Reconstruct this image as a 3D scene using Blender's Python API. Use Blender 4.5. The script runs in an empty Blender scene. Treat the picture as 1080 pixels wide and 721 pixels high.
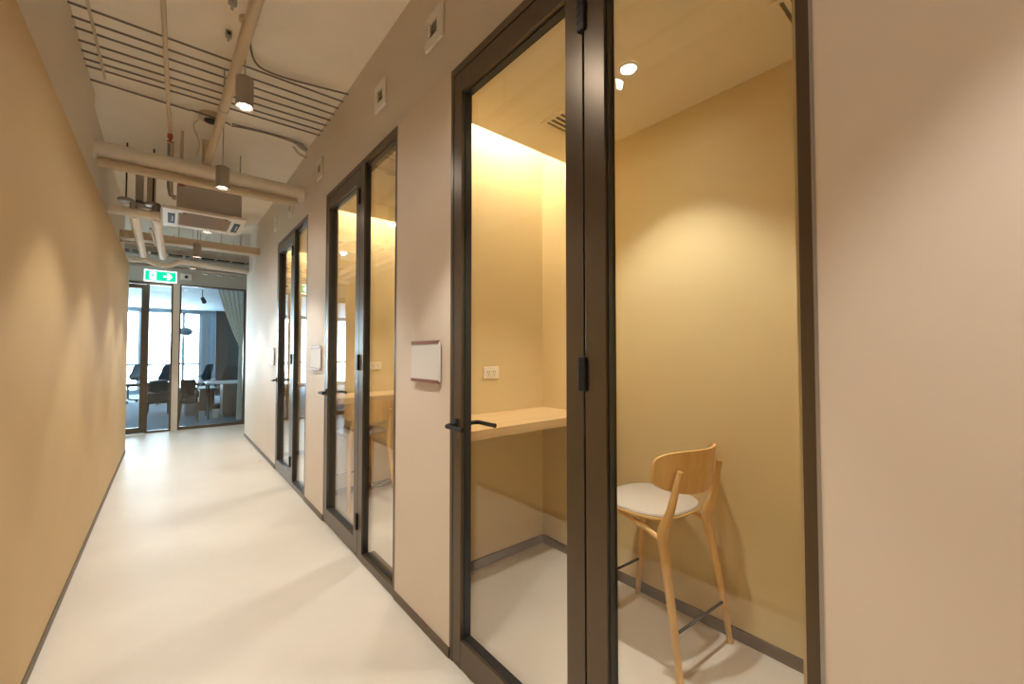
import bpy, bmesh, math, random
from mathutils import Vector, Matrix
random.seed(7)
PI = math.pi
scene = bpy.context.scene
col = scene.collection

# ------------------------------------------------------------------ helpers
class B:
    """collects shapes in world (or local) coordinates and links them as one mesh object"""
    def __init__(self):
        self.bm = bmesh.new()

    def box(self, x0, x1, y0, y1, z0, z1, bev=0.0, seg=2):
        if x0 > x1: x0, x1 = x1, x0
        if y0 > y1: y0, y1 = y1, y0
        if z0 > z1: z0, z1 = z1, z0
        r = bmesh.ops.create_cube(self.bm, size=1.0)
        vs = r['verts']
        for v in vs:
            v.co = Vector((x0 + (v.co.x + .5) * (x1 - x0), y0 + (v.co.y + .5) * (y1 - y0), z0 + (v.co.z + .5) * (z1 - z0)))
        if bev > 0:
            es = list({e for v in vs for e in v.link_edges})
            bmesh.ops.bevel(self.bm, geom=es, offset=bev, segments=seg, affect='EDGES', profile=.5)
        return self

    def tube(self, pts, r, n=12, cap=True):
        """sweep a circle along pts; r is a number or a list of radii"""
        pts = [Vector(p) for p in pts]
        rs = r if isinstance(r, (list, tuple)) else [r] * len(pts)
        rings = []
        up = None
        for i, p in enumerate(pts):
            if i == 0: t = pts[1] - pts[0]
            elif i == len(pts) - 1: t = pts[-1] - pts[-2]
            else: t = (pts[i + 1] - p).normalized() + (p - pts[i - 1]).normalized()
            t.normalize()
            if up is None:
                a = Vector((0, 0, 1)) if abs(t.z) < .9 else Vector((1, 0, 0))
                up = (a - t * a.dot(t)).normalized()
            else:
                up = (up - t * up.dot(t)).normalized()
            w = t.cross(up)
            rings.append([self.bm.verts.new(p + (up * math.cos(2 * PI * k / n) + w * math.sin(2 * PI * k / n)) * rs[i]) for k in range(n)])
        for a, b in zip(rings, rings[1:]):
            for k in range(n):
                self.bm.faces.new((a[k], a[(k + 1) % n], b[(k + 1) % n], b[k]))
        if cap:
            self.bm.faces.new(list(reversed(rings[0])))
            self.bm.faces.new(rings[-1])
        return self

    def lathe(self, c, prof, n=32, axis='z', cap=True):
        """prof: list of (radius, height) along axis from centre c"""
        c = Vector(c)
        rings = []
        for (r, h) in prof:
            ring = []
            for k in range(n):
                a = 2 * PI * k / n
                if axis == 'z': d = Vector((r * math.cos(a), r * math.sin(a), h))
                elif axis == 'x': d = Vector((h, r * math.cos(a), r * math.sin(a)))
                else: d = Vector((r * math.sin(a), h, r * math.cos(a)))
                ring.append(self.bm.verts.new(c + d))
            rings.append(ring)
        for a, b in zip(rings, rings[1:]):
            for k in range(n):
                self.bm.faces.new((a[k], a[(k + 1) % n], b[(k + 1) % n], b[k]))
        if cap:
            self.bm.faces.new(list(reversed(rings[0])))
            self.bm.faces.new(rings[-1])
        return self

    def prism(self, poly, d0, d1, plane='xz'):
        """extrude a 2D polygon; plane 'xz' extrudes along y, 'yz' along x, 'xy' along z"""
        def P(a, b, d):
            return {'xz': (a, d, b), 'yz': (d, a, b), 'xy': (a, b, d)}[plane]
        A = [self.bm.verts.new(P(a, b, d0)) for a, b in poly]
        C_ = [self.bm.verts.new(P(a, b, d1)) for a, b in poly]
        n = len(poly)
        self.bm.faces.new(list(reversed(A))); self.bm.faces.new(C_)
        for i in range(n):
            self.bm.faces.new((A[i], A[(i + 1) % n], C_[(i + 1) % n], C_[i]))
        return self

    def slab(self, f, nu, nv, th):
        """closed shell: f(u,v,s) for u,v in 0..1 gives the front (s=0) and back (s=1) surface"""
        G = []
        for s in (0, 1):
            G.append([[self.bm.verts.new(f(i / nu, j / nv, s)) for j in range(nv + 1)] for i in range(nu + 1)])
        for s in (0, 1):
            for i in range(nu):
                for j in range(nv):
                    q = (G[s][i][j], G[s][i + 1][j], G[s][i + 1][j + 1], G[s][i][j + 1])
                    self.bm.faces.new(q if s == 0 else tuple(reversed(q)))
        rim = [(i, 0) for i in range(nu)] + [(nu, j) for j in range(nv)] + [(i, nv) for i in range(nu, 0, -1)] + [(0, j) for j in range(nv, 0, -1)]
        for k in range(len(rim)):
            a, b = rim[k], rim[(k + 1) % len(rim)]
            self.bm.faces.new((G[0][a[0]][a[1]], G[1][a[0]][a[1]], G[1][b[0]][b[1]], G[0][b[0]][b[1]]))
        return self

    def build(self, name, m, parent=None, smooth=False, kind=None, bevel=0):
        bmesh.ops.recalc_face_normals(self.bm, faces=self.bm.faces)
        if parent is not None:
            off = Vector((0, 0, 0)); p = parent
            while p is not None:
                off += p.location; p = p.parent
            if not parent.get('_local'):
                for v in self.bm.verts: v.co -= off
        me = bpy.data.meshes.new(name)
        self.bm.to_mesh(me); self.bm.free()
        if smooth:
            for p in me.polygons: p.use_smooth = True
        o = bpy.data.objects.new(name, me)
        col.objects.link(o)
        if m: me.materials.append(m)
        if smooth:
            try: me.set_sharp_from_angle(angle=math.radians(40))
            except Exception: pass
        if bevel:
            md = o.modifiers.new('bevel', 'BEVEL'); md.width = bevel; md.segments = 2; md.limit_method = 'ANGLE'
        if parent is not None: o.parent = parent
        if kind: o['kind'] = kind
        return o

def tag(o, label, cat, group=None):
    o['label'] = label; o['category'] = cat
    if group: o['group'] = group
    return o

def thing(name, loc, label=None, cat=None, group=None, rz=0, kind=None):
    o = bpy.data.objects.new(name, None); col.objects.link(o)
    o.empty_display_size = .05
    o.location = loc; o.rotation_euler = (0, 0, rz)
    if label: o['label'] = label
    if cat: o['category'] = cat
    if group: o['group'] = group
    if kind: o['kind'] = kind
    return o

def copy_tree(o, parent=None):
    c = o.copy(); col.objects.link(c)
    if parent is not None: c.parent = parent
    for ch in list(o.children): copy_tree(ch, c)
    return c

def spline(pts, per=8):
    pts = [Vector(p) for p in pts]
    P = [pts[0] * 2 - pts[1]] + pts + [pts[-1] * 2 - pts[-2]]
    out = []
    for i in range(1, len(P) - 2):
        for k in range(per):
            t = k / per
            a, b, c, d = P[i - 1], P[i], P[i + 1], P[i + 2]
            out.append(.5 * ((2 * b) + (c - a) * t + (2 * a - 5 * b + 4 * c - d) * t * t + (3 * b - a - 3 * c + d) * t ** 3))
    out.append(pts[-1])
    return out

# ------------------------------------------------------------------ materials
def mat(name, rgb, rough=.5, metal=0.0, spec=.5, var=0.0, scale=4.0, bump=0.0, bscale=60.0, emit=None, estr=0.0, stretch=None, coat=0):
    m = bpy.data.materials.new(name); m.use_nodes = True
    nt = m.node_tree; bs = nt.nodes['Principled BSDF']
    bs.inputs['Base Color'].default_value = (*rgb, 1)
    bs.inputs['Roughness'].default_value = rough
    bs.inputs['Metallic'].default_value = metal
    bs.inputs['Specular IOR Level'].default_value = spec
    if coat: bs.inputs['Coat Weight'].default_value = coat
    tc = nt.nodes.new('ShaderNodeTexCoord')
    mp = nt.nodes.new('ShaderNodeMapping'); nt.links.new(tc.outputs['Object'], mp.inputs['Vector'])
    if stretch: mp.inputs['Scale'].default_value = stretch
    if var > 0:
        nz = nt.nodes.new('ShaderNodeTexNoise'); nz.inputs['Scale'].default_value = scale
        nz.inputs['Detail'].default_value = 6; nz.inputs['Roughness'].default_value = .6
        nt.links.new(mp.outputs['Vector'], nz.inputs['Vector'])
        rp = nt.nodes.new('ShaderNodeValToRGB')
        rp.color_ramp.elements[0].position = .3; rp.color_ramp.elements[1].position = .7
        rp.color_ramp.elements[0].color = (*[c * (1 - var) for c in rgb], 1)
        rp.color_ramp.elements[1].color = (*[min(1, c * (1 + var)) for c in rgb], 1)
        nt.links.new(nz.outputs['Fac'], rp.inputs['Fac'])
        nt.links.new(rp.outputs['Color'], bs.inputs['Base Color'])
    if bump > 0:
        nb = nt.nodes.new('ShaderNodeTexNoise'); nb.inputs['Scale'].default_value = bscale; nb.inputs['Detail'].default_value = 4
        nt.links.new(mp.outputs['Vector'], nb.inputs['Vector'])
        bp = nt.nodes.new('ShaderNodeBump'); bp.inputs['Strength'].default_value = bump; bp.inputs['Distance'].default_value = .004
        nt.links.new(nb.outputs['Fac'], bp.inputs['Height']); nt.links.new(bp.outputs['Normal'], bs.inputs['Normal'])
    if emit:
        bs.inputs['Emission Color'].default_value = (*emit, 1); bs.inputs['Emission Strength'].default_value = estr
    return m

def wood(name, c0, c1, rough=.45, axis=0, sc=1.0):
    m = bpy.data.materials.new(name); m.use_nodes = True
    nt = m.node_tree; bs = nt.nodes['Principled BSDF']
    bs.inputs['Roughness'].default_value = rough
    tc = nt.nodes.new('ShaderNodeTexCoord'); mp = nt.nodes.new('ShaderNodeMapping')
    s = [26 * sc, 26 * sc, 26 * sc]; s[axis] = 1.6 * sc
    mp.inputs['Scale'].default_value = s
    nt.links.new(tc.outputs['Object'], mp.inputs['Vector'])
    nz = nt.nodes.new('ShaderNodeTexNoise'); nz.inputs['Scale'].default_value = 1.0; nz.inputs['Detail'].default_value = 7
    nz.inputs['Roughness'].default_value = .65; nz.inputs['Distortion'].default_value = .5
    nt.links.new(mp.outputs['Vector'], nz.inputs['Vector'])
    rp = nt.nodes.new('ShaderNodeValToRGB')
    rp.color_ramp.elements[0].position = .32; rp.color_ramp.elements[1].position = .68
    rp.color_ramp.elements[0].color = (*c0, 1); rp.color_ramp.elements[1].color = (*c1, 1)
    nt.links.new(nz.outputs['Fac'], rp.inputs['Fac']); nt.links.new(rp.outputs['Color'], bs.inputs['Base Color'])
    return m

def glass_mat(name, tint=(1, 1, 1), f0=.04):
    """clear pane: straight-through transmission plus a Schlick mirror reflection, the same from both sides"""
    m = bpy.data.materials.new(name); m.use_nodes = True
    nt = m.node_tree; nt.nodes.clear()
    out = nt.nodes.new('ShaderNodeOutputMaterial')
    tr = nt.nodes.new('ShaderNodeBsdfTransparent'); tr.inputs['Color'].default_value = (*tint, 1)
    gl = nt.nodes.new('ShaderNodeBsdfGlossy'); gl.inputs['Roughness'].default_value = 0.0
    gl.inputs['Color'].default_value = (1, 1, 1, 1)
    lw = nt.nodes.new('ShaderNodeLayerWeight'); lw.inputs['Blend'].default_value = .5
    pw = nt.nodes.new('ShaderNodeMath'); pw.operation = 'POWER'; pw.inputs[1].default_value = 5
    nt.links.new(lw.outputs['Facing'], pw.inputs[0])
    ml = nt.nodes.new('ShaderNodeMath'); ml.operation = 'MULTIPLY_ADD'
    ml.inputs[1].default_value = 1 - f0; ml.inputs[2].default_value = f0
    nt.links.new(pw.outputs[0], ml.inputs[0])
    mx = nt.nodes.new('ShaderNodeMixShader')
    nt.links.new(ml.outputs[0], mx.inputs['Fac']); nt.links.new(tr.outputs[0], mx.inputs[1]); nt.links.new(gl.outputs[0], mx.inputs[2])
    nt.links.new(mx.outputs[0], out.inputs['Surface'])
    return m

M = {}
M['floor'] = mat('microcement', (.64, .59, .515), .42, var=.045, scale=1.6, bump=.08, bscale=30)
M['tan'] = mat('tan_paint', (.575, .415, .215), .62, var=.03, scale=2.0)
M['beige'] = mat('beige_paint', (.68, .625, .55), .6, var=.02, scale=2.0)
M['panel'] = mat('pink_beige_paint', (.73, .64, .54), .58, var=.015, scale=2.0)
M['booth'] = mat('ochre_paint', (.68, .55, .30), .6, var=.02, scale=2.0)
M['boothceil'] = mat('cream_ceiling', (.78, .70, .54), .7)
M['ceil'] = mat('painted_concrete', (.91, .86, .77), .8, var=.06, scale=1.3, bump=.15, bscale=20)
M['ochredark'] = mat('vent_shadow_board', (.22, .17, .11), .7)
M['base'] = mat('taupe_skirting', (.120, .083, .048), .45)
M['frame'] = mat('bronze_metal', (.135, .103, .072), .34, metal=.65, spec=.5)
M['bead'] = mat('dark_gasket', (.055, .06, .066), .28, metal=.6)
M['black'] = mat('black_metal', (.007, .007, .007), .42)
M['alu'] = mat('brushed_trim', (.45, .45, .46), .35, metal=.8)
M['glass'] = glass_mat('clear_glass', (.985, .99, .985))
M['pglass'] = glass_mat('tinted_glass', (.90, .945, .955))
M['oak'] = wood('oak_top', (.52, .35, .165), (.66, .47, .25), .42, axis=0)
M['ash'] = wood('ash_frame', (.64, .38, .125), (.78, .51, .205), .4, axis=2)
M['pad'] = mat('pale_upholstery', (.50, .46, .40), .85, bump=.3, bscale=300)
M['white'] = mat('white_plastic', (.78, .76, .72), .4)
M['socket'] = mat('ivory_plastic', (.80, .74, .62), .35)
M['copper'] = mat('copper_strip', (.26, .075, .03), .4, metal=.3)
M['plate'] = mat('frosted_plate', (.76, .75, .74), .55, spec=.15)
M['dark'] = mat('dark_void', (.02, .017, .015), .6)
M['pendant'] = mat('grey_pendant_metal', (.40, .36, .34), .35, metal=.4)
M['reflector'] = mat('lamp_reflector', (.85, .83, .78), .2, metal=.9)
M['lens'] = mat('lamp_lens', (1, 1, 1), .3, emit=(1, .86, .66), estr=22)
M['lensb'] = mat('downlight_lens', (1, 1, 1), .3, emit=(1, .88, .68), estr=40)
M['led'] = mat('led_strip_diffuser', (1, 1, 1), .4, emit=(1, .90, .74), estr=3.5)
M['pipe'] = mat('cream_painted_steel', (.62, .52, .39), .5)
M['duct'] = mat('cream_insulation', (.86, .82, .76), .6, var=.05, scale=6)
M['conduit'] = mat('galvanised_conduit', (.20, .175, .15), .4, metal=.55)
M['galv'] = mat('galvanised_steel', (.42, .40, .37), .4, metal=.6, var=.08, scale=8)
M['acbody'] = mat('grey_appliance_steel', (.44, .42, .42), .5, metal=.2)
M['acpanel'] = mat('ivory_appliance_plastic', (.74, .69, .60), .45)
M['acgrille'] = mat('tan_filter_grille', (.34, .25, .175), .6)
M['red'] = mat('red_paint', (.36, .09, .05), .5)
M['green'] = mat('exit_green', (.0, .30, .12), .4, emit=(.0, .50, .27), estr=1.05)
M['exitwhite'] = mat('exit_white', (.9, .95, .92), .4, emit=(.85, 1, .92), estr=1.6)
M['carpet'] = mat('blue_grey_carpet', (.16, .22, .28), .95, var=.12, scale=30)
M['header'] = mat('grey_plaster', (.46, .45, .42), .7)
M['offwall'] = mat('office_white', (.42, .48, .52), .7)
M['greyscreen'] = mat('charcoal_screen', (.075, .075, .075), .8)
M['mull'] = mat('pale_window_metal', (.62, .66, .70), .4, metal=.2)
M['blue'] = mat('blue_mesh_fabric', (.02, .07, .11), .7)
M['blackfab'] = mat('black_fabric', (.018, .018, .02), .8)
M['brownfab'] = mat('dark_brown_fabric', (.055, .036, .026), .8)
M['teal'] = mat('teal_cushion', (.02, .055, .06), .8)
M['walnut'] = wood('walnut_front', (.14, .075, .04), (.21, .12, .065), .45, axis=2)
M['desktop'] = mat('white_laminate', (.78, .80, .80), .4)
M['sheer'] = mat('sheer_fabric', (.78, .79, .77), .9, bump=.2, bscale=120)
M['ball'] = mat('smoked_lamp', (.26, .32, .36), .4)
M['leaf'] = mat('leaf_green', (.04, .10, .035), .5)
M['pot'] = mat('grey_pot', (.25, .24, .22), .7)
M['redmark'] = mat('red_tape', (.85, .10, .07), .6)

# ------------------------------------------------------------------ measurements (metres; corridor runs along +Y, camera at x=0 y=0)
A = .967            # face of the booth fronts and panels on the right
LW = -.42           # face of the left wall
CZ = 3.24           # concrete soffit
HEAD = 2.60         # head of the booth fronts, top of the lower panels
PITCH = 1.92        # booth spacing
BX = 2.057          # back wall of the booths
YEND_L, YEND_R = 7.6, 7.9
YP = 9.2            # glass partition at the end
YW = 18.0           # office windows

def struct(name, b, m, parent=None, **k):
    o = b.build(name, m, parent, **k)
    if parent is None: o['kind'] = 'structure'
    return o

# floors and soffits
struct('floor', B().box(-4.4, 3.0, -3.6, YP + .03, -.12, 0), M['floor'])
struct('floor_office', B().box(-5.0, 5.0, YP + .03, YW + .3, -.12, 0), M['carpet'])
struct('ceiling', B().box(-4.4, 3.0, -3.6, YP + .1, CZ, CZ + .15), M['ceil'])
struct('ceiling_office', B().box(-5.0, 5.0, YP + .1, YW + .3, 2.8, 2.95), M['offwall'])
# left wall: lower lining with a ledge, upper wall stepping back behind the big duct
struct('wall_left', B().box(LW, LW - .12, -3.5, YEND_L, 0, 2.54, bev=.002), M['tan'])
struct('wall_left_upper', B().box(-.445, -.62, -3.5, 4.27, 2.54, CZ).box(-.472, -.62, 4.27, YEND_L, 2.54, CZ).box(-.54, -.62, -3.5, YEND_L, 0, 2.54), M['beige'])
struct('baseboard_left', B().box(LW, LW + .006, -3.5, YEND_L, 0, .042), M['base'])
# right wall
fronts = [(.244 + PITCH * k, 1.593 + PITCH * k) for k in range(3)]
bw = B()
segs = [(-3.5, fronts[0][0])] + [(fronts[k][1], fronts[k + 1][0]) for k in range(2)] + [(fronts[2][1], YEND_R)]
for y0, y1 in segs: bw.box(A, A + .09, y0, y1, 0, HEAD)
struct('wall_right', bw, M['panel'])
struct('wall_right_upper', B().box(.979, 1.06, -3.5, 4.27, HEAD, CZ).box(.995, 1.06, 4.27, YEND_R, HEAD, CZ), M['beige'])
for y0, y1 in segs: struct('baseboard_right', B().box(A, A - .006, y0, y1, 0, .045), M['base'])
struct('trim_1', B().box(A - .002, A + .03, fronts[0][0] - .007, fronts[0][0] - .0005, 0, HEAD), M['alu'])
# closing the corridor behind the camera and round the far lobby
struct('wall_back', B().box(-.6, 1.06, -3.6, -3.5, 0, CZ), M['beige'])
struct('wall_lobby_left', B().box(-4.4, -4.3, 7.5, YP + .1, 0, .80).box(-4.4, -4.3, 7.5, YP + .1, 2.3, CZ).box(-4.4, -4.3, 7.4, 8.42, .80, 2.3).box(-4.3, -.62, 7.4, 7.6, 0, CZ), M['beige'])
w = thing('added_lobby_window', (-4.35, 8.8, 0), kind='structure')  # unseen window, added to bring cool daylight to the far end
f = B()
for y in (8.45, 9.17): f.box(-4.38, -4.32, y - .03, y + .03, .80, 2.3)
f.box(-4.38, -4.32, 8.42, 9.2, .80, .85).box(-4.38, -4.32, 8.42, 9.2, 2.25, 2.3)
f.build('window_frame', M['mull'], w)
B().box(-4.355, -4.347, 8.45, 9.18, .82, 2.28).build('glass_pane', M['glass'], w)
struct('wall_lobby_right', B().box(2.9, 3.0, 7.8, YP, 0, CZ).box(1.06, 2.9, 7.82, YEND_R, 0, CZ), M['beige'])

# ------------------------------------------------------------------ booths
struct('wall_booth_back', B().box(BX, BX + .1, -.2, 6.3, 0, 3.06), M['booth'])
bb = B()
bb.box(1.057, BX, .217, .297, 0, 3.06)
for k in range(3):
    ye = 2.137 + PITCH * k
    bb.box(1.057, BX, ye, ye + .08, 0, 3.06)
struct('wall_booth_side', bb, M['booth'])
# inner faces of the panels seen from inside a booth
bi = B()
for k in range(3):
    bi.box(1.057, 1.062, fronts[k][1], 2.137 + PITCH * k, 0, 3.06)
struct('wall_booth_front', bi, M['booth'])
bc = B()
for k in range(3):
    y0, ye = .297 + PITCH * k, 2.137 + PITCH * k
    bc.box(1.06, BX, y0, ye - .255, HEAD, HEAD + .03)
    bc.box(1.06, BX, ye - .265, ye - .255, HEAD + .03, HEAD + .42)
    bc.box(1.06, BX, ye - .265, ye, HEAD + .42, HEAD + .45)
struct('ceiling_booth', bc, M['boothceil'])
for k in range(3):
    y0, ye = .297 + PITCH * k, 2.137 + PITCH * k
    struct('baseboard_booth', B().box(BX - .008, BX, y0, ye, 0, .055).box(1.062, BX - .008, ye - .008, ye, 0, .055), M['base'])

which = ['nearest', 'middle', 'farthest']
def glazed_front(k):
    y0, y1 = fronts[k]
    d = thing('door_%d' % (k + 1), (A, y1, 0), kind='structure')
    X0, X1 = A - .001, A + .085
    # fixed frame: jambs, head, post beside the sidelight, sidelight sill
    f = B()
    f.box(X0, X1, y1 - .022, y1, 0, HEAD)                       # latch jamb
    f.box(X0, X1, y0, y0 + .022, 0, HEAD)                       # sidelight jamb
    f.box(X0, X1, y0 + .022, y1 - .022, HEAD - .035, HEAD)      # head
    yh = y0 + .578                                              # hinge seam
    f.box(X0, A + .042, yh - .080, yh - .0035, 0, HEAD - .035, bev=.002)        # post
    f.box(X0, X1, y0 + .022, yh - .080, 0, .05)                 # sill under the sidelight
    f.build('door_frame', M['frame'], d)
    # gaskets round the sidelight
    g = B()
    ya, yb = y0 + .022, yh - .080
    g.box(A + .008, A + .042, yb - .004, yb, .05, HEAD - .035)
    g.box(A + .020, A + .042, ya, ya + .004, .05, HEAD - .035)
    g.box(A + .020, A + .042, ya + .004, yb - .004, .05, .056).box(A + .020, A + .042, ya + .004, yb - .004, HEAD - .045, HEAD - .035)
    g.build('glazing_gasket', M['bead'], d)
    B().box(A + .030, A + .038, ya + .002, yb - .004, .052, HEAD - .037).build('sidelight_glass', M['glass'], d)
    # leaf
    la, lb = yh + .0035, y1 - .025
    L = B()
    z0, z1 = .008, HEAD - .038
    st = .060; gh = .072
    L.box(X0 + .001, A + .055, lb - st, lb, z0, z1, bev=.0015)
    L.box(X0 + .001, A + .055, la, la + gh, z0, z1, bev=.0015)
    L.box(X0 + .002, A + .055, la + gh, lb - st, z0, .118, bev=.0015)
    L.box(X0 + .002, A + .055, la + gh, lb - st, z1 - .09, z1, bev=.0015)
    leaf = L.build('door_leaf', M['frame'], d)
    ga, gb = la + gh, lb - st
    G = B()
    zb, zt = .118, z1 - .09
    G.box(A + .018, A + .05, gb - .006, gb, zb, zt).box(A + .018, A + .05, ga, ga + .006, zb, zt)
    G.box(A + .018, A + .05, ga + .006, gb - .006, zb, zb + .006).box(A + .018, A + .05, ga + .006, gb - .006, zt - .006, zt)
    G.build('glazing_bead', M['bead'], leaf)
    B().box(A + .036, A + .044, ga + .002, gb - .002, zb + .002, zt - .002).build('glass_pane', M['glass'], leaf)
    yk = lb - .030; zk = 1.02
    for s in (-1, 1):
        h = B()
        xs = X0 if s < 0 else A + .055
        h.box(xs, xs + s * .009, yk - .015, yk + .015, zk - .028, zk + .028, bev=.004)
        nx = xs + s * .055
        h.tube(spline([(xs, yk, zk), (xs + s * .040, yk, zk), (nx, yk - .012, zk), (nx, yk - .040, zk), (nx, yk - .128, zk)], 6), .0095, 12)
        h.build('lever_handle', M['black'], leaf, smooth=True)
    B().box(X0 - .001, X0 + .003, yk - .009, yk + .009, zk - .10, zk - .06, bev=.001).build('keyhole_plate', M['frame'], leaf)
    for zc in (.235, 1.267, 2.37):
        h = B()
        h.box(X0 - .012, X0 + .002, yh - .012, yh + .016, zc - .052, zc + .052, bev=.003)
        for q in (-.026, 0, .026): h.box(X0 - .0135, X0 - .011, yh - .012, yh + .016, zc + q - .0008, zc + q + .0008)
        h.build('hinge', M['black'], leaf)
    return d
for k in range(3): glazed_front(k)

# desks, one per booth
for k in range(3):
    ye = 2.137 + PITCH * k
    o = B().box(1.064, BX - .002, ye - .457, ye - .002, .90, .95, bev=.003).build('wall_desk', M['oak'])
    tag(o, ['oak wall shelf desk behind the nearest glass door, under a white socket',
            'oak wall shelf desk in the middle booth, behind the curved wooden backrest',
            'oak wall shelf desk in the farthest booth'][k], 'desk', 'shelf desks in the booths')
# sockets
def socket(k):
    ye = 2.137 + PITCH * k
    t = thing('wall_socket', (1.594, ye, 1.203), ['ivory double wall socket above the desk in the nearest booth',
              'ivory double wall socket above the desk in the middle booth', 'ivory double wall socket in the farthest booth'][k],
              'socket', 'double sockets in the booths')
    c = (1.594, ye, 1.203)
    B().box(c[0] - .061, c[0] + .061, ye - .010, ye - .0005, c[2] - .038, c[2] + .038, bev=.003).build('cover_plate', M['socket'], t)
    for s in (-1, 1):
        p = B(); x = c[0] + s * .023
        p.box(x - .018, x + .018, ye - .0125, ye - .0095, c[2] - .021, c[2] + .021, bev=.001)
        o = p.build('outlet', M['socket'], t)
        q = B()
        for dx in (-.007, .007): q.box(x + dx - .0015, x + dx + .0015, ye - .0132, ye - .0122, c[2] + .0, c[2] + .013)
        q.tube([(x, ye - .0132, c[2] - .011), (x, ye - .0122, c[2] - .011)], .0035, 10)
        q.build('pin_slots', M['dark'], o)
for k in range(3): socket(k)

# booth downlights, diffusers, cove strips
for k in range(3):
    oy = PITCH * k
    x, y = 1.562, 1.066 + oy
    t = thing('recessed_downlight', (x, y, HEAD), ['round white recessed downlight glowing in the ceiling of the nearest booth',
              'round white recessed downlight in the ceiling of the middle booth', 'round white recessed downlight in the ceiling of the farthest booth'][k],
              'downlight', 'booth downlights')
    B().lathe((x, y, HEAD), [(.030, -.0005), (.034, -.006), (.045, -.004), (.046, -.0005)], 32, cap=False).build('trim_ring', M['white'], t, smooth=True)
    B().lathe((x, y, HEAD), [(.0, -.0035), (.031, -.0035), (.031, -.0008), (0, -.0008)], 32, cap=False).build('lens', M['lensb'], t)
    x, y = 1.70, 1.46 + oy
    for (x, y, w) in ((1.69, 1.50 + oy, 0), (1.79, .405 + oy, 1)):
        t = thing('air_diffuser', (x, y, HEAD), (['square ceiling air diffuser by the cove, partly behind the door stile of the nearest booth',
              'square ceiling air diffuser at the top right corner of the nearest booth glass'] if k == 0 else
              ['square ceiling air diffuser beside the cove in the %s booth' % which[k], 'square ceiling air diffuser by the near wall of the %s booth' % which[k]])[w],
              'air vent', 'booth ceiling diffusers')
        fr = B(); s = .13
        fr.box(x - s, x + s, y - s, y - s + .022, HEAD - .008, HEAD).box(x - s, x + s, y + s - .022, y + s, HEAD - .008, HEAD)
        fr.box(x - s, x - s + .022, y - s + .022, y + s - .022, HEAD - .008, HEAD).box(x + s - .022, x + s, y - s + .022, y + s - .022, HEAD - .008, HEAD)
        fr.build('vent_frame', M['boothceil'], t)
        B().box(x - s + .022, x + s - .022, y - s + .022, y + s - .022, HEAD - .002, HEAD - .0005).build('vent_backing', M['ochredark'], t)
        for i in range(6):
            sy = y - s + .045 + i * .034
            B().prism([(sy - .010, HEAD - .0085), (sy + .008, HEAD - .002), (sy + .010, HEAD - .003), (sy - .008, HEAD - .0095)], x - s + .022, x + s - .022, 'yz').build('louvre', M['boothceil'], t)
    ye = 2.137 + oy
    o = B().box(1.09, BX - .03, ye - .225, ye - .19, HEAD + .395, HEAD + .4195, bev=.002).build('cove_light_strip', M['led'])
    tag(o, 'warm white light strip up inside the ceiling cove of the %s booth' % which[k], 'light', 'booth cove lights')

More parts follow.
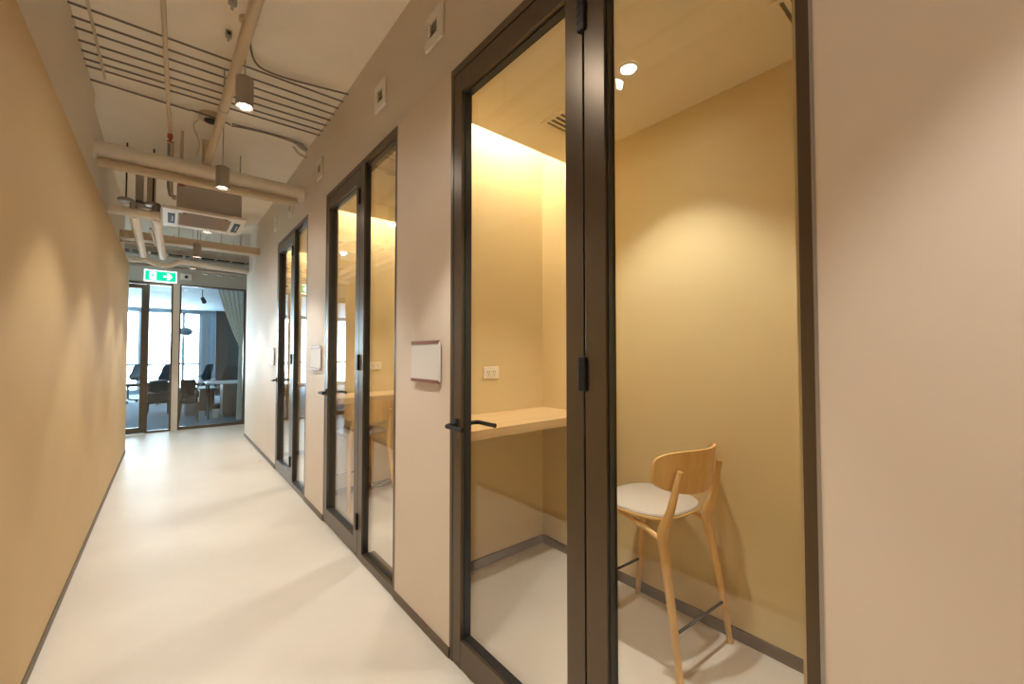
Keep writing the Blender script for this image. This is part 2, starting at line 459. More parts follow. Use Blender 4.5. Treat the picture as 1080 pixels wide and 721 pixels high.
# ------------------------------------------------------------------ bar stools
def make_stool():
    t = thing('bar_stool', (0, 0, 0)); t['_local'] = True
    # rear legs run up into the back posts
    for s in (-1, 1):
        B().tube(spline([(s * .203, -.230, 0), (s * .195, -.196, .22), (s * .182, -.150, .47), (s * .178, -.140, .565), (s * .172, -.172, .66), (s * .160, -.213, .835)], 5),
                 [.0125 + .0115 * min(1, i / 15) if i < 16 else max(.0125, .024 - .0012 * (i - 15)) for i in range(26)], 14).build('leg', M['ash'], t, smooth=True)
        B().tube([(s * .188, .268, 0), (s * .168, .225, .36), (s * .158, .205, .594)], [.0125, .020, .023], 14).build('leg', M['ash'], t, smooth=True)
        # slanting side rail under the seat
        B().tube([(s * .179, -.150, .525), (s * .176, -.06, .553), (s * .166, .12, .588)], [.011, .013, .011], 10).build('seat_rail', M['ash'], t, smooth=True)
    B().tube([(-.155, .195, .545), (.155, .195, .545)], .012, 10).build('seat_rail', M['ash'], t, smooth=True)
    B().tube([(-.196, -.204, .178), (.196, -.204, .178)], .0062, 8).build('footrest', M['black'], t, smooth=True)
    B().tube([(-.177, .243, .205), (.177, .243, .205)], .0062, 8).build('footrest', M['black'], t, smooth=True)
    # seat: dished shell with a pale pad
    def outline(n, hx, hy, e, cy):
        out = []
        for k in range(n):
            a = 2 * PI * k / n
            c, s = math.cos(a), math.sin(a)
            x = hx * math.copysign(abs(c) ** (2 / e), c); y = hy * math.copysign(abs(s) ** (2 / e), s)
            if y < 0: x *= 1 - .10 * (-y / hy)
            out.append((x, y + cy))
        return out
    def disc(b, layers, n=48, e=3.4, cy=.065):
        rings = []
        for (hx, hy, z) in layers:
            # the shell lifts a little at its sides and drops at the front edge
            rings.append([b.bm.verts.new((x, y, z + .10 * x * x - .05 * max(0, y - .12) ** 1.0)) for x, y in outline(n, hx, hy, e, cy)])
        for a, c in zip(rings, rings[1:]):
            for k in range(n): b.bm.faces.new((a[k], a[(k + 1) % n], c[(k + 1) % n], c[k]))
        b.bm.faces.new(list(reversed(rings[0]))); b.bm.faces.new(rings[-1])
        return b
    disc(B(), [(.05, .05, .590), (.17, .17, .590), (.200, .205, .594), (.212, .217, .602), (.212, .217, .608), (.207, .212, .610)]).build('seat', M['ash'], t, smooth=True)
    disc(B(), [(.206, .211, .609), (.208, .213, .615), (.203, .208, .622), (.18, .19, .626), (.10, .10, .625), (.02, .02, .624)]).build('seat_pad', M['pad'], t, smooth=True)
    # curved backrest shell with rounded ends
    def f(u, v, s):
        p, q = 2 * u - 1, 2 * v - 1
        e = 4.2
        # map the square to a rounded outline
        k = (abs(p) ** e + abs(q) ** e) ** (1 / e)
        m_ = max(abs(p), abs(q))
        if k > 0: p, q = p * m_ / k, q * m_ / k
        x = .224 * p
        h = .098 - .016 * p * p
        z = .818 + h * q + .012 * p * p
        y = -.222 + 2.2 * x * x - .16 * (z - .818) 
        return Vector((x, y + (0 if s == 0 else -.012), z))
    B().slab(f, 28, 14, .012).build('backrest', M['ash'], t, smooth=True)
    return t
stool = make_stool()
stool.location = (1.822, 1.092, 0); stool.rotation_euler.z = math.radians(-3.5)
tag(stool, 'blond wooden bar stool with pale seat pad behind the nearest sidelight glass', 'bar stool', 'wooden stools in the booths')
s2 = copy_tree(stool)
s2.location = (1.375, 3.765, 0); s2.rotation_euler.z = math.radians(1)
tag(s2, 'blond wooden bar stool seen through the middle door glass', 'bar stool', 'wooden stools in the booths')

# ------------------------------------------------------------------ room plates and vents on the right wall
for k in range(3):
    yc = 1.802 + PITCH * k; zc = 1.29; hw, hh = .142, .092
    t = thing('room_sign', (A, yc, zc), ['white wall plate with copper strips beside the nearest glass door',
              'white wall plate with copper strips beside the middle glass door', 'white wall plate with copper strips beside the farthest glass door'][k],
              'sign', 'plates beside the doors')
    B().box(A - .016, A - .010, yc - hw, yc + hw, zc - hh, zc + hh, bev=.001).build('plate', M['plate'], t)
    for s in (-1, 1):
        B().box(A - .019, A - .0095, yc - hw + .012, yc + hw, zc + s * hh - .009, zc + s * hh + .006, bev=.001).build('copper_strip', M['copper'], t)
        B().tube([(A, yc + s * .10, zc), (A - .011, yc + s * .10, zc)], .009, 12).build('standoff', M['alu'], t)

for (yc, zc, X, lab) in ((1.766, 2.912, .979, 'square white louvre vent on upper wall, closest to the nearest door'),
                    (2.425, 2.898, .979, 'square white louvre vent on upper wall, second from the camera'),
                    (3.742, 2.900, .979, 'square white louvre vent on upper wall left of the middle door head, before the duct'),
                    (4.92, 2.885, .995, 'square white louvre vent on upper wall just beyond the big white duct'),
                    (5.72, 2.905, .995, 'square white louvre vent on upper wall farthest down the corridor')):
    t = thing('wall_vent', (X, yc, zc), lab, 'air vent', 'louvre vents along the upper wall')
    s = .082; r = .036
    f = B()
    f.box(X - .014, X, yc - s, yc + s, zc + r, zc + s, bev=.002).box(X - .014, X, yc - s, yc + s, zc - s, zc - r, bev=.002)
    f.box(X - .014, X, yc - s, yc - r, zc - r, zc + r, bev=.002).box(X - .014, X, yc + r, yc + s, zc - r, zc + r, bev=.002)
    f.build('vent_frame', M['white'], t)
    B().box(X - .003, X - .0005, yc - r, yc + r, zc - r, zc + r).build('vent_backing', M['dark'], t)
    for i in range(3):
        z = zc - .018 + i * .018
        B().prism([(X - .012, z - .004), (X - .003, z + .003), (X - .003, z + .005), (X - .012, z - .002)], yc - r, yc + r, 'xz').build('louvre', M['socket'], t)

# ------------------------------------------------------------------ pendants over the corridor
pend = [(.45, -1.75, 2.62, 'grey cylinder pendant lamp far behind the viewpoint'), (.45, -.48, 2.62, 'grey cylinder pendant lamp just behind the viewpoint'),
        (.352, 1.205, 2.63, 'grey cylinder pendant lamp overhead, above the top of the picture'),
        (.312, 2.757, 2.725, 'grey cylinder pendant lamp hanging below the parallel conduits, nearest in view'),
        (.305, 3.90, 2.61, 'grey cylinder pendant lamp hanging just in front of the big white duct'),
        (.297, 5.46, 2.615, 'cylinder pendant lamp hanging behind the far edge of the ceiling air conditioner'),
        (.265, 6.55, 2.54, 'small far pendant lamp hanging by the beam beyond the air conditioner'),
        (.265, 7.88, 2.60, 'tiny farthest pendant lamp hanging right of the exit sign')]
PZ = 2.60
def make_pendant():
    t = thing('pendant_lamp', (0, 0, PZ)); t['_local'] = True
    r = .044; h = .168
    B().lathe((0, 0, 0), [(.036, .024), (.038, .004), (r - .001, 0), (r, .002), (r, h - .003), (r - .004, h), (.004, h)], 32, cap=False).build('lamp_body', M['pendant'], t, smooth=True)
    B().lathe((0, 0, 0), [(.031, .026), (.0325, .016), (.0355, .006)], 32, cap=False).build('reflector', M['reflector'], t, smooth=True)
    B().lathe((0, 0, 0), [(0.0, .020), (.031, .020), (.031, .024), (0, .024)], 24, cap=False).build('lens', M['lens'], t)
    B().tube([(0, 0, h - .001), (0, 0, CZ - PZ + .05)], .0028, 8).build('cord', M['pendant'], t)
    B().lathe((0, 0, 0), [(.035, CZ - PZ + .001), (.035, CZ - PZ - .018), (.030, CZ - PZ - .022)], 24).build('canopy', M['pipe'], t, smooth=True)
    return t
p0 = make_pendant()
for i, (x, y, z, lab) in enumerate(pend):
    o = p0 if i == 0 else copy_tree(p0)
    o.location = (x, y, z)
    for ch in o.children:
        if ch.name.startswith('canopy'): ch.location.z = PZ - z
    tag(o, lab, 'pendant lamp', 'pendant lamps along the corridor')

# ------------------------------------------------------------------ soffit services
ordinal = ['first', 'second', 'third', 'fourth', 'fifth', 'sixth', 'seventh']
rows = [(3.183, 3.152), (3.307, 3.262), (3.409, 3.368), (3.534, 3.471), (3.643, 3.575), (3.738, 3.683), (3.821, 3.774)]
for i, (yl, yr) in enumerate(rows):
    o = B().tube([(-.444, yl, 3.205), (.978, yr, 3.205)], .0065, 8).build('conduit', M['conduit'], smooth=True)
    tag(o, '%s straight grey conduit across the ceiling, counted away from the camera' % ordinal[i], 'conduit', 'parallel ceiling conduits')
o = B().tube(spline([(.41, 1.2, 3.205), (.375, 2.1, 3.205), (.345, 2.75, 3.205), (.368, 2.98, 3.205), (.43, 3.11, 3.205), (.56, 3.13, 3.205), (.76, 3.09, 3.205), (.978, 3.035, 3.205)], 6), .0065, 8).build('conduit', M['conduit'], smooth=True)
tag(o, 'bent grey conduit curving along the ceiling and into the right wall', 'conduit')
o = B().box(-.367, -.353, 3.05, 3.90, 3.188, 3.1975, bev=.002).build('clip_rail', M['pipe'])
tag(o, 'cream clip rail strapping the conduits near the left wall', 'rail')
o = B().tube([(-.444, 4.02, 3.215), (.10, 4.045, 3.215)], .007, 8).build('conduit', M['conduit'], smooth=True)
tag(o, 'single thin conduit running from left wall to the round junction box', 'conduit')
t = thing('junction_box', (.24, 4.08, CZ), 'round cream junction box on the ceiling with wiring loops', 'junction box')
B().lathe((.24, 4.08, CZ), [(.0, .003), (.085, .003), (.085, -.035), (.078, -.042), (.0, -.042)], 28, cap=False).build('box_body', M['pipe'], t, smooth=True)
B().lathe((.24, 4.08, CZ), [(.0, -.0425), (.05, -.0425), (.05, -.047), (.0, -.047)], 20, cap=False).build('box_lid', M['dark'], t)
B().tube(spline([(.10, 4.045, 3.215), (.12, 3.98, 3.19), (.24, 3.95, 3.17), (.34, 4.0, 3.18), (.36, 4.06, 3.20)], 6), .007, 8).build('flexible_conduit', M['conduit'], t, smooth=True)
B().tube(spline([(.16, 4.12, 3.20), (.13, 4.2, 3.17), (.17, 4.22, 3.05), (.16, 4.24, 2.95)], 6), .005, 8).build('drop_wire', M['pipe'], t, smooth=True)
t = thing('flexible_cable', (.60, 4.02, 3.21), 'pair of dark flexible cables from junction box to a metal fitting at the right wall', 'cable')
B().tube(spline([(.372, 4.03, 3.20), (.44, 4.035, 3.205), (.62, 4.02, 3.21), (.80, 4.005, 3.205), (.86, 4.03, 3.195)], 6), .006, 8).build('cable', M['conduit'], t, smooth=True)
B().tube(spline([(.372, 4.07, 3.20), (.46, 4.065, 3.21), (.64, 4.05, 3.215), (.80, 4.04, 3.205), (.86, 4.05, 3.195)], 6), .006, 8).build('cable', M['conduit'], t, smooth=True)
B().tube([(.84, 4.03, 3.20), (.89, 4.05, 3.195), (.94, 4.09, 3.19)], [.014, .026, .02], 12).build('cable_fitting', M['galv'], t, smooth=True)
B().tube(spline([(.84, 4.10, 3.19), (.90, 4.15, 3.16), (.978, 4.18, 3.16)], 5), .009, 8).build('elbow', M['pipe'], t, smooth=True)
# pipes along the corridor
t = thing('sprinkler_main', (.28, 2.0, 2.97), 'cream steel pipe running along the ceiling towards the big white duct', 'pipe')
B().tube([(.42, -3.4, 2.975), (.2905, 2.215, 2.972), (.2345, 4.55, 2.972), (.2345, 4.58, 2.98), (.2345, 4.60, 3.02), (.2345, 4.60, CZ + .002)], .0285, 16).build('pipe_run', M['pipe'], t, smooth=True)
for y, x in ((.8, .323), (2.15, .292), (3.35, .2635)):
    h = B(); h.tube([(x, y, 2.98), (x, y, CZ)], .005, 8)
    h.lathe((x, y, 2.973), [(.029, -.010), (.031, -.010), (.031, .010), (.029, .010)], 20, axis='y', cap=False)
    h.build('pipe_hanger', M['galv'], t, smooth=True)
o = thing('ceiling_clamp', (.235, 2.62, CZ), 'small metal bracket bolted to the ceiling beside the cream pipe, nearer the camera', 'bracket', 'pipe brackets on the ceiling')
B().box(.215, .255, 2.60, 2.64, CZ - .05, CZ, bev=.006).box(.228, .242, 2.59, 2.65, CZ - .065, CZ - .045, bev=.003).build('bracket_body', M['galv'], o)
B().box(.224, .246, 2.598, 2.60, CZ - .035, CZ - .012).build('bracket_hole', M['dark'], o)
o = thing('ceiling_clamp', (.245, 2.93, CZ), 'small metal bracket bolted to the ceiling beside the cream pipe, nearer the conduits', 'bracket', 'pipe brackets on the ceiling')
B().box(.23, .262, 2.915, 2.945, CZ - .04, CZ, bev=.005).box(.24, .252, 2.908, 2.952, CZ - .052, CZ - .036, bev=.003).build('bracket_body', M['galv'], o)
B().box(.236, .256, 2.913, 2.915, CZ - .03, CZ - .01).build('bracket_hole', M['dark'], o)
t = thing('sprinkler_branch', (-.045, 2.5, 3.08), 'thin cream pipe along the ceiling ending in a red sprinkler head', 'pipe')
B().tube([(-.11, -3.4, 3.10), (-.050, 2.55, 3.09), (-.020, 4.10, 3.08), (-.016, 4.16, 3.07), (-.014, 4.17, 3.04)], .0115, 12).build('pipe_run', M['pipe'], t, smooth=True)
B().lathe((-.014, 4.17, 3.04), [(.016, 0), (.018, -.012), (.018, -.03), (.010, -.036), (.009, -.055), (.020, -.056), (.020, -.060)], 16).build('spray_head', M['red'], t, smooth=True)
for y, x in ((3.46, -.033), (3.92, -.0235)):
    h = B().tube([(x, y, 3.08), (x, y, CZ)], .004, 8); h.box(x - .014, x + .014, y - .008, y + .008, 3.072, 3.104, bev=.003)
    h.build('pipe_hanger', M['pipe'], t)
# big duct across the corridor with a flat bar slung under it
t = thing('air_duct', (.27, 4.38, 2.86), 'big round white duct crossing the corridor from wall to wall', 'duct')
B().tube([(-.4715, 4.38, 2.868), (.9945, 4.38, 2.868)], .069, 28).build('duct_run', M['duct'], t, smooth=True)
for x in (-.26, .53): B().tube([(x - .004, 4.38, 2.868), (x + .004, 4.38, 2.868)], .0705, 28).build('seam_band', M['duct'], t, smooth=True)
B().tube([(-.430, 4.345, 2.763), (.928, 4.345, 2.763)], .036, 16).build('support_pipe', M['pipe'], t, smooth=True)
t = thing('fire_sprinkler', (.066, 4.53, 2.80), 'red sprinkler head behind the big duct, above the air conditioner', 'sprinkler')
B().tube([(.066, 4.53, CZ + .003), (.066, 4.53, 2.82)], .010, 10).build('drop_pipe', M['pipe'], t, smooth=True)
B().lathe((.066, 4.53, 2.82), [(.022, 0), (.024, -.02), (.012, -.028), (.010, -.045), (.026, -.047), (.026, -.052)], 16).build('deflector', M['red'], t, smooth=True)

# ceiling cassette air conditioner
ax0, ax1, ay0, ay1, az = -.058, .565, 4.70, 5.36, 2.60
t = thing('air_conditioner', (.25, 5.03, az), 'ivory ceiling cassette air conditioner with grey box body beyond the big duct', 'air conditioner')
B().box(.040, .530, 4.755, 5.30, az + .022, 2.90, bev=.004).build('unit_body', M['acbody'], t)
pn = B()
gx0, gx1, gy0, gy1 = .055, .455, 4.80, 5.26
pn.box(ax0, gx0, ay0, ay1, az, az + .028, bev=.004).box(gx1, ax1, ay0, ay1, az, az + .028, bev=.004)
pn.box(gx0, gx1, ay0, gy0, az, az + .028, bev=.004).box(gx0, gx1, gy1, ay1, az, az + .028, bev=.004)
pn.build('panel', M['acpanel'], t)
g = B(); g.box(gx0 + .002, gx1 - .002, gy0 + .03, gy1 - .002, az + .004, az + .02)
for i in range(14):
    y = gy0 + .05 + i * .028
    g.box(gx0 + .01, gx1 - .01, y, y + .012, az + .001, az + .006)
g.build('intake_grille', M['acgrille'], t)
for (a, b, c, d) in ((-.022, .030, ay0 + .15, ay1 - .15), (gx1 + .026, gx1 + .078, ay0 + .15, ay1 - .15), (gx0 + .03, gx1 - .03, ay0 + .062, ay0 + .085)):
    s_ = B().box(a, b, c, d, az - .003, az + .0035, bev=.0005).build('air_slot', M['dark'], t)
    xm = .5 * (a + b); ym = .5 * (c + d)
    if b - a < d - c: B().box(xm + .002, xm + .012, c + .08, d - .08, az - .005, az - .002).build('air_flap', M['acbody'], s_)
    else: B().box(a + .03, b - .03, ym - .003, ym + .006, az - .005, az - .002).build('air_flap', M['acbody'], s_)
for (x, y) in ((.06, 4.74), (.51, 4.74), (.06, 5.31), (.51, 5.31)):
    B().tube([(x, y, 2.85), (x, y, CZ)], .005, 8).build('hanger_rod', M['galv'], t)
B().tube([(.035, 4.80, 2.72), (.012, 4.80, 2.72), (.002, 4.81, 2.80), (.002, 4.81, CZ)], .010, 10).build('drain_hose', M['pipe'], t, smooth=True)
B().tube([(.035, 4.86, 2.76), (-.010, 4.86, 2.76), (-.022, 4.87, 2.84), (-.022, 4.87, CZ)], .012, 10).build('drain_hose', M['acbody'], t, smooth=True)

# chilled-water pipes left of the air conditioner
zp = 2.60
t = thing('insulated_pipe', (-.17, 5.1, zp), 'white insulated pipes with a cross header running away left of the air conditioner', 'pipe')
B().tube([(-.46, 5.12, zp + .015), (-.075, 5.08, zp + .012)], .038, 16).build('header_pipe', M['duct'], t, smooth=True)
for x0, x1, lab in ((-.262, -.266, 'left'), (-.108, -.074, 'right')):
    B().tube([(x0, 5.11, zp), (x1, 7.18, zp)], .037, 16).build('pipe_run', M['duct'], t, smooth=True)
    B().tube([(x0, 5.10, zp + .03), (x0, 5.10, zp + .10)], [.030, .030], 14).build('riser', M['galv'], t, smooth=True)
for x in (-.315, -.13):
    B().lathe((x, 5.10, zp + .10), [(.055, 0), (.058, .006), (.058, .022), (.05, .03), (.02, .034)], 24).build('flange', M['galv'], t, smooth=True)
B().tube([(-.315, 5.10, zp + .13), (-.315, 5.10, CZ)], .006, 8).build('hanger_rod', M['dark'], t)
B().tube([(-.13, 5.10, zp + .13), (-.13, 5.10, CZ)], .006, 8).build('hanger_rod', M['dark'], t)
t = thing('duct_riser', (-.23, 5.3, 3.0), 'square grey duct dropping from the ceiling behind the pipe flanges', 'duct')
B().box(-.262, -.205, 5.26, 5.34, 2.78, CZ, bev=.004).build('duct_drop', M['galv'], t)
B().tube([(-.262, 5.30, 2.74), (-.10, 5.30, 2.74)], .04, 14).build('duct_elbow', M['galv'], t, smooth=True)
o = B().box(-.185, -.12, 5.45, 5.53, 2.70, CZ, bev=.004).build('cable_riser', M['pipe'])
tag(o, 'flat cream riser dropping from the ceiling left of the air conditioner', 'riser')
o = B().tube(spline([(-.165, 5.9, 2.67), (-.15, 6.3, 2.67), (-.142, 6.7, 2.67), (-.15, 6.78, 2.67), (-.22, 6.80, 2.67), (-.465, 6.80, 2.67)], 5), .012, 10).build('copper_line', M['pipe'], smooth=True)
tag(o, 'thin cream pipe bending to the left wall between the two insulated pipes', 'pipe')

# farther cross services
o = B().box(-.471, .9945, 6.86, 7.04, 2.735, 2.83, bev=.004).build('ceiling_beam', M['pipe'])
o.data.materials[0] = M['pipe']
tag(o, 'cream beam spanning the corridor beyond the air conditioner', 'beam')
t = thing('cable_tray', (.27, 7.35, 2.74), 'long galvanised cable tray with hangers beyond the cream beam', 'cable tray')
tr = B(); tr.box(-1.5, 1.8, 7.95, 7.965, 2.80, 2.87).box(-1.5, 1.8, 8.20, 8.215, 2.80, 2.87)
for i in range(17): tr.box(-1.45 + i * .2, -1.42 + i * .2, 7.965, 8.20, 2.805, 2.815)
tr.build('tray_ladder', M['galv'], t)
for i in range(6):
    x = -.42 + i * .26
    B().tube([(x, 7.957, 2.80), (x, 7.957, CZ)], .007, 8).build('hanger_rod', M['pipe'], t)
cb = B()
for i in range(4): cb.tube(spline([(-1.5, 8.0 + i * .05, 2.83), (-.5, 8.0 + i * .05, 2.84), (.4, 8.01 + i * .05, 2.828), (1.8, 8.0 + i * .05, 2.835)], 6), .014, 8)
cb.build('cable_bundle', M['black'], t, smooth=True)
o = B().tube(spline([(-1.6, 7.72, 2.615), (-.9, 7.72, 2.615), (-.48, 7.72, 2.615), (-.32, 7.72, 2.625), (-.26, 7.72, 2.645), (-.19, 7.72, 2.605), (-.08, 7.72, 2.58), (.02, 7.72, 2.60), (.10, 7.72, 2.65), (.25, 7.72, 2.655), (.9, 7.97, 2.655), (1.8, 7.98, 2.655)], 6), .036, 14).build('wavy_pipe', M['duct'], smooth=True)
tag(o, 'cream insulated pipe dipping under the exit sign end of the corridor ceiling', 'pipe')
o = B().tube([(-1.6, 8.35, 2.66), (1.8, 8.35, 2.66)], .028, 12).build('cross_pipe', M['galv'], smooth=True)
tag(o, 'straight grey pipe across the far lobby just above the exit sign', 'pipe')
o = B().tube([(-1.6, 8.75, 2.74), (1.8, 8.75, 2.74)], .035, 12).build('cross_pipe', M['duct'], smooth=True)
tag(o, 'pale pipe across the far lobby nearest the glass partition', 'pipe')
for i, x in enumerate((.42, .62, .80)):
    o = B().box(x, x + .07, 8.42, 8.50, 2.62, 2.67, bev=.008).build('pipe_fitting', M['galv'])
    tag(o, '%s small grey fitting along the pipe right of the exit sign' % ordinal[i], 'fitting', 'small fittings on the far pipe')
    B().tube([(x + .035, 8.46, 2.67), (x + .035, 8.46, CZ)], .005, 6).build('hanger_rod', M['pipe'], o)

# ------------------------------------------------------------------ exit sign
ex0, ex1, ez0, ez1, ey = -.305, .092, 2.455, 2.635, 8.60
t = thing('exit_sign', (-.1, ey, ez0), 'green emergency exit sign with running figure and white arrow', 'exit sign')
B().box(ex0, ex1, ey, ey + .035, ez0, ez1, bev=.003).build('housing', M['exitwhite'], t)
B().box(ex0 + .012, ex1 - .012, ey - .003, ey - .0002, ez0 + .014, ez1 - .014).build('green_face', M['green'], t)
# white doorway with the green runner crossing it
cx = -.20; cz = .5 * (ez0 + ez1)
B().box(cx - .040, cx + .040, ey - .0045, ey - .0032, cz - .058, cz + .058).build('doorway_symbol', M['exitwhite'], t)
rn = B(); y0, y1 = ey - .0062, ey - .0047
rn.tube([(cx + .008, y0, cz + .036), (cx + .008, y1, cz + .036)], .011, 14)
rn.prism([(cx - .008, cz + .024), (cx + .014, cz + .022), (cx + .006, cz - .010), (cx - .014, cz - .006)], y0, y1)
rn.prism([(cx - .012, cz - .004), (cx + .004, cz - .012), (cx + .024, cz - .030), (cx + .014, cz - .036), (cx - .006, cz - .018)], y0, y1)
rn.prism([(cx - .014, cz - .004), (cx - .004, cz - .012), (cx - .016, cz - .034), (cx - .034, cz - .046), (cx - .036, cz - .036), (cx - .024, cz - .028)], y0, y1)
rn.prism([(cx + .012, cz + .022), (cx + .030, cz + .006), (cx + .026, cz + .001), (cx + .008, cz + .012)], y0, y1)
rn.prism([(cx - .008, cz + .024), (cx - .030, cz + .014), (cx - .030, cz + .006), (cx - .008, cz + .014)], y0, y1)
rn.build('running_figure', M['green'], t)
axx = -.02
B().prism([(axx - .055, cz + .013), (axx + .005, cz + .013), (axx - .012, cz + .050), (axx + .016, cz + .050), (axx + .056, cz), (axx + .016, cz - .050), (axx - .012, cz - .050), (axx + .005, cz - .013), (axx - .055, cz - .013)], ey - .0045, ey - .0032).build('arrow_symbol', M['exitwhite'], t)
for x in (ex0 + .05, ex1 - .05): B().tube([(x, ey + .018, ez1), (x, ey + .018, CZ)], .005, 8).build('hanger_rod', M['galv'], t)
t = thing('wall_fixture', (.20, YP - .02, 2.64), 'small white box with a dark front on the header right of the exit sign', 'fixture')
B().box(.15, .30, YP - .09, YP, 2.60, 2.70, bev=.006).build('fixture_body', M['white'], t)
B().lathe((.225, YP - .09, 2.645), [(.026, 0), (.024, -.012), (.012, -.02)], 20, axis='y').build('dark_lens', M['black'], t, smooth=True)

# ------------------------------------------------------------------ glass partition at the end
P0 = 2.52
struct('wall_partition', B().box(-4.3, 2.9, YP, YP + .1, P0, CZ).box(.055, .145, YP, YP + .1, 0, P0).box(1.12, 2.9, YP, YP + .1, 0, P0).box(-4.3, -1.32, YP, YP + .1, 0, P0), M['header'])
o = struct('trim_2', B().box(.058, .142, YP - .003, YP, 0, P0), M['panel'])
d = thing('door_4', (-.8, YP, 0), kind='structure')
f = B(); f.box(-1.32, .055, YP - .01, YP + .09, P0 - .045, P0).box(-1.32, -1.28, YP - .01, YP + .09, 0, P0 - .045)
f.box(-.285, -.250, YP - .01, YP + .09, 0, P0 - .045).box(.030, .055, YP - .01, YP + .09, 0, P0 - .045).box(-.250, .030, YP - .01, YP + .09, 0, .03)
f.build('door_frame', M['frame'], d)
B().box(-.25, .03, YP + .04, YP + .048, .03, P0 - .045).build('sidelight_glass', M['pglass'], d)
l = B(); l.box(-.350, -.2855, YP - .005, YP + .05, .01, P0 - .05).box(-1.275, -1.21, YP - .005, YP + .05, .01, P0 - .05)
l.box(-1.21, -.350, YP - .005, YP + .05, .01, .10).box(-1.21, -.350, YP - .005, YP + .05, P0 - .12, P0 - .05)
leaf = l.build('door_leaf', M['frame'], d)
B().box(-1.21, -.350, YP + .02, YP + .028, .10, P0 - .12).build('glass_pane', M['pglass'], leaf)
w = thing('window_1', (.6, YP, 0), kind='structure')
f = B(); f.box(.145, 1.12, YP - .006, YP + .08, P0 - .025, P0).box(.145, .168, YP - .006, YP + .08, 0, P0 - .025).box(1.088, 1.12, YP - .006, YP + .08, 0, P0 - .025)
f.box(.168, 1.088, YP - .006, YP + .08, 0, .05)
f.build('window_frame', M['frame'], w)
B().box(.168, 1.088, YP + .04, YP + .048, .05, P0 - .025).build('glass_pane', M['pglass'], w)

# ------------------------------------------------------------------ office beyond
struct('wall_office_left', B().box(-5.1, -5.0, YP, YW + .3, 0, 2.95), M['offwall'])
struct('wall_office_right', B().box(5.0, 5.1, YP, YW + .3, 0, 2.95), M['offwall'])
struct('wall_office_front', B().box(-5.0, -4.3, YP, YP + .1, 0, 2.95).box(2.9, 5.0, YP, YP + .1, 0, 2.95), M['offwall'])
struct('wall_office_window', B().box(-5, 5, YW, YW + .2, 2.71, 2.95).box(.90, 5, YW, YW + .2, 0, 2.71).box(-5, .90, YW, YW + .2, 0, .10), M['offwall'])
w = thing('window_2', (-2, YW, 0), kind='structure')
B().box(.90, 1.06, YW - .012, YW - .001, .1, 2.71).build('column_cladding', M['acbody'], w)
f = B()
for x in (-4.97, -3.4, -2.05, -.71, .40, .86): f.box(x - .04, x + .04, YW + .02, YW + .12, .10, 2.71)
f.box(-5, .90, YW + .02, YW + .12, .92, .98).box(-5, .90, YW + .02, YW + .12, .10, .15).box(-5, .90, YW + .02, YW + .12, 2.66, 2.71)
f.build('window_frame', M['mull'], w)
B().box(-4.95, .86, YW + .065, YW + .073, .12, 2.69).build('glass_pane', M['glass'], w)
o = B().box(1.13, 4.8, 15.6, 15.66, .02, 2.62, bev=.004).build('screen_panel', M['greyscreen'])
tag(o, 'tall charcoal screen wall at the back right of the office', 'screen')
# sheer curtain gathered at its tie
def curt(u, v, s):
    z = .05 + v * 2.53
    if z > 1.5:
        k = ((z - 1.5) / 1.08) ** .8
        xl = 1.05 - .36 * k
    else:
        xl = 1.055 - .02 * (1.5 - z)
    xr = 1.17
    x = xl + (xr - xl) * u
    y = 9.52 + .028 * math.sin(u * 2 * PI * 6 + .4 * math.sin(z * 2)) * (.5 + .5 * (xr - xl) / .48)
    return Vector((x, y + (.003 if s else 0), z))
t = thing('curtain', (1.1, 9.52, 0), 'pale sheer curtain tied back at the right of the partition window', 'curtain')
B().slab(curt, 90, 30, .003).build('curtain_cloth', M['sheer'], t, smooth=True)
B().box(1.045, 1.18, 9.475, 9.565, 1.47, 1.51, bev=.01).build('tie_back', M['sheer'], t)
B().tube([(.30, 9.52, 2.60), (1.60, 9.52, 2.60)], .012, 10).build('curtain_rail', M['mull'], t, smooth=True)
t = thing('ball_pendant', (.40, 16.0, 1.9), 'smoky round pendant lamp hanging before the office windows', 'pendant lamp')
B().lathe((.40, 16.0, 1.98), [(.0, .125), (.06, .118), (.13, .085), (.175, .03), (.18, -.02), (.155, -.075), (.09, -.115), (.0, -.125)], 28, cap=False).build('lamp_shade', M['ball'], t, smooth=True)
B().tube([(.40, 16.0, 2.04), (.40, 16.0, 2.80)], .004, 6).build('cord', M['black'], t)
t = thing('track_spotlight', (.72, 12.0, 2.5), 'small dark spotlight hanging from the office ceiling by the curtain', 'spotlight')
B().tube([(.60, 12.0, 2.60), (.63, 11.9, 2.50)], [.04, .045], 14).build('lamp_head', M['black'], t, smooth=True)
B().tube([(.60, 12.0, 2.60), (.60, 12.0, 2.80)], .008, 8).build('stem', M['black'], t)

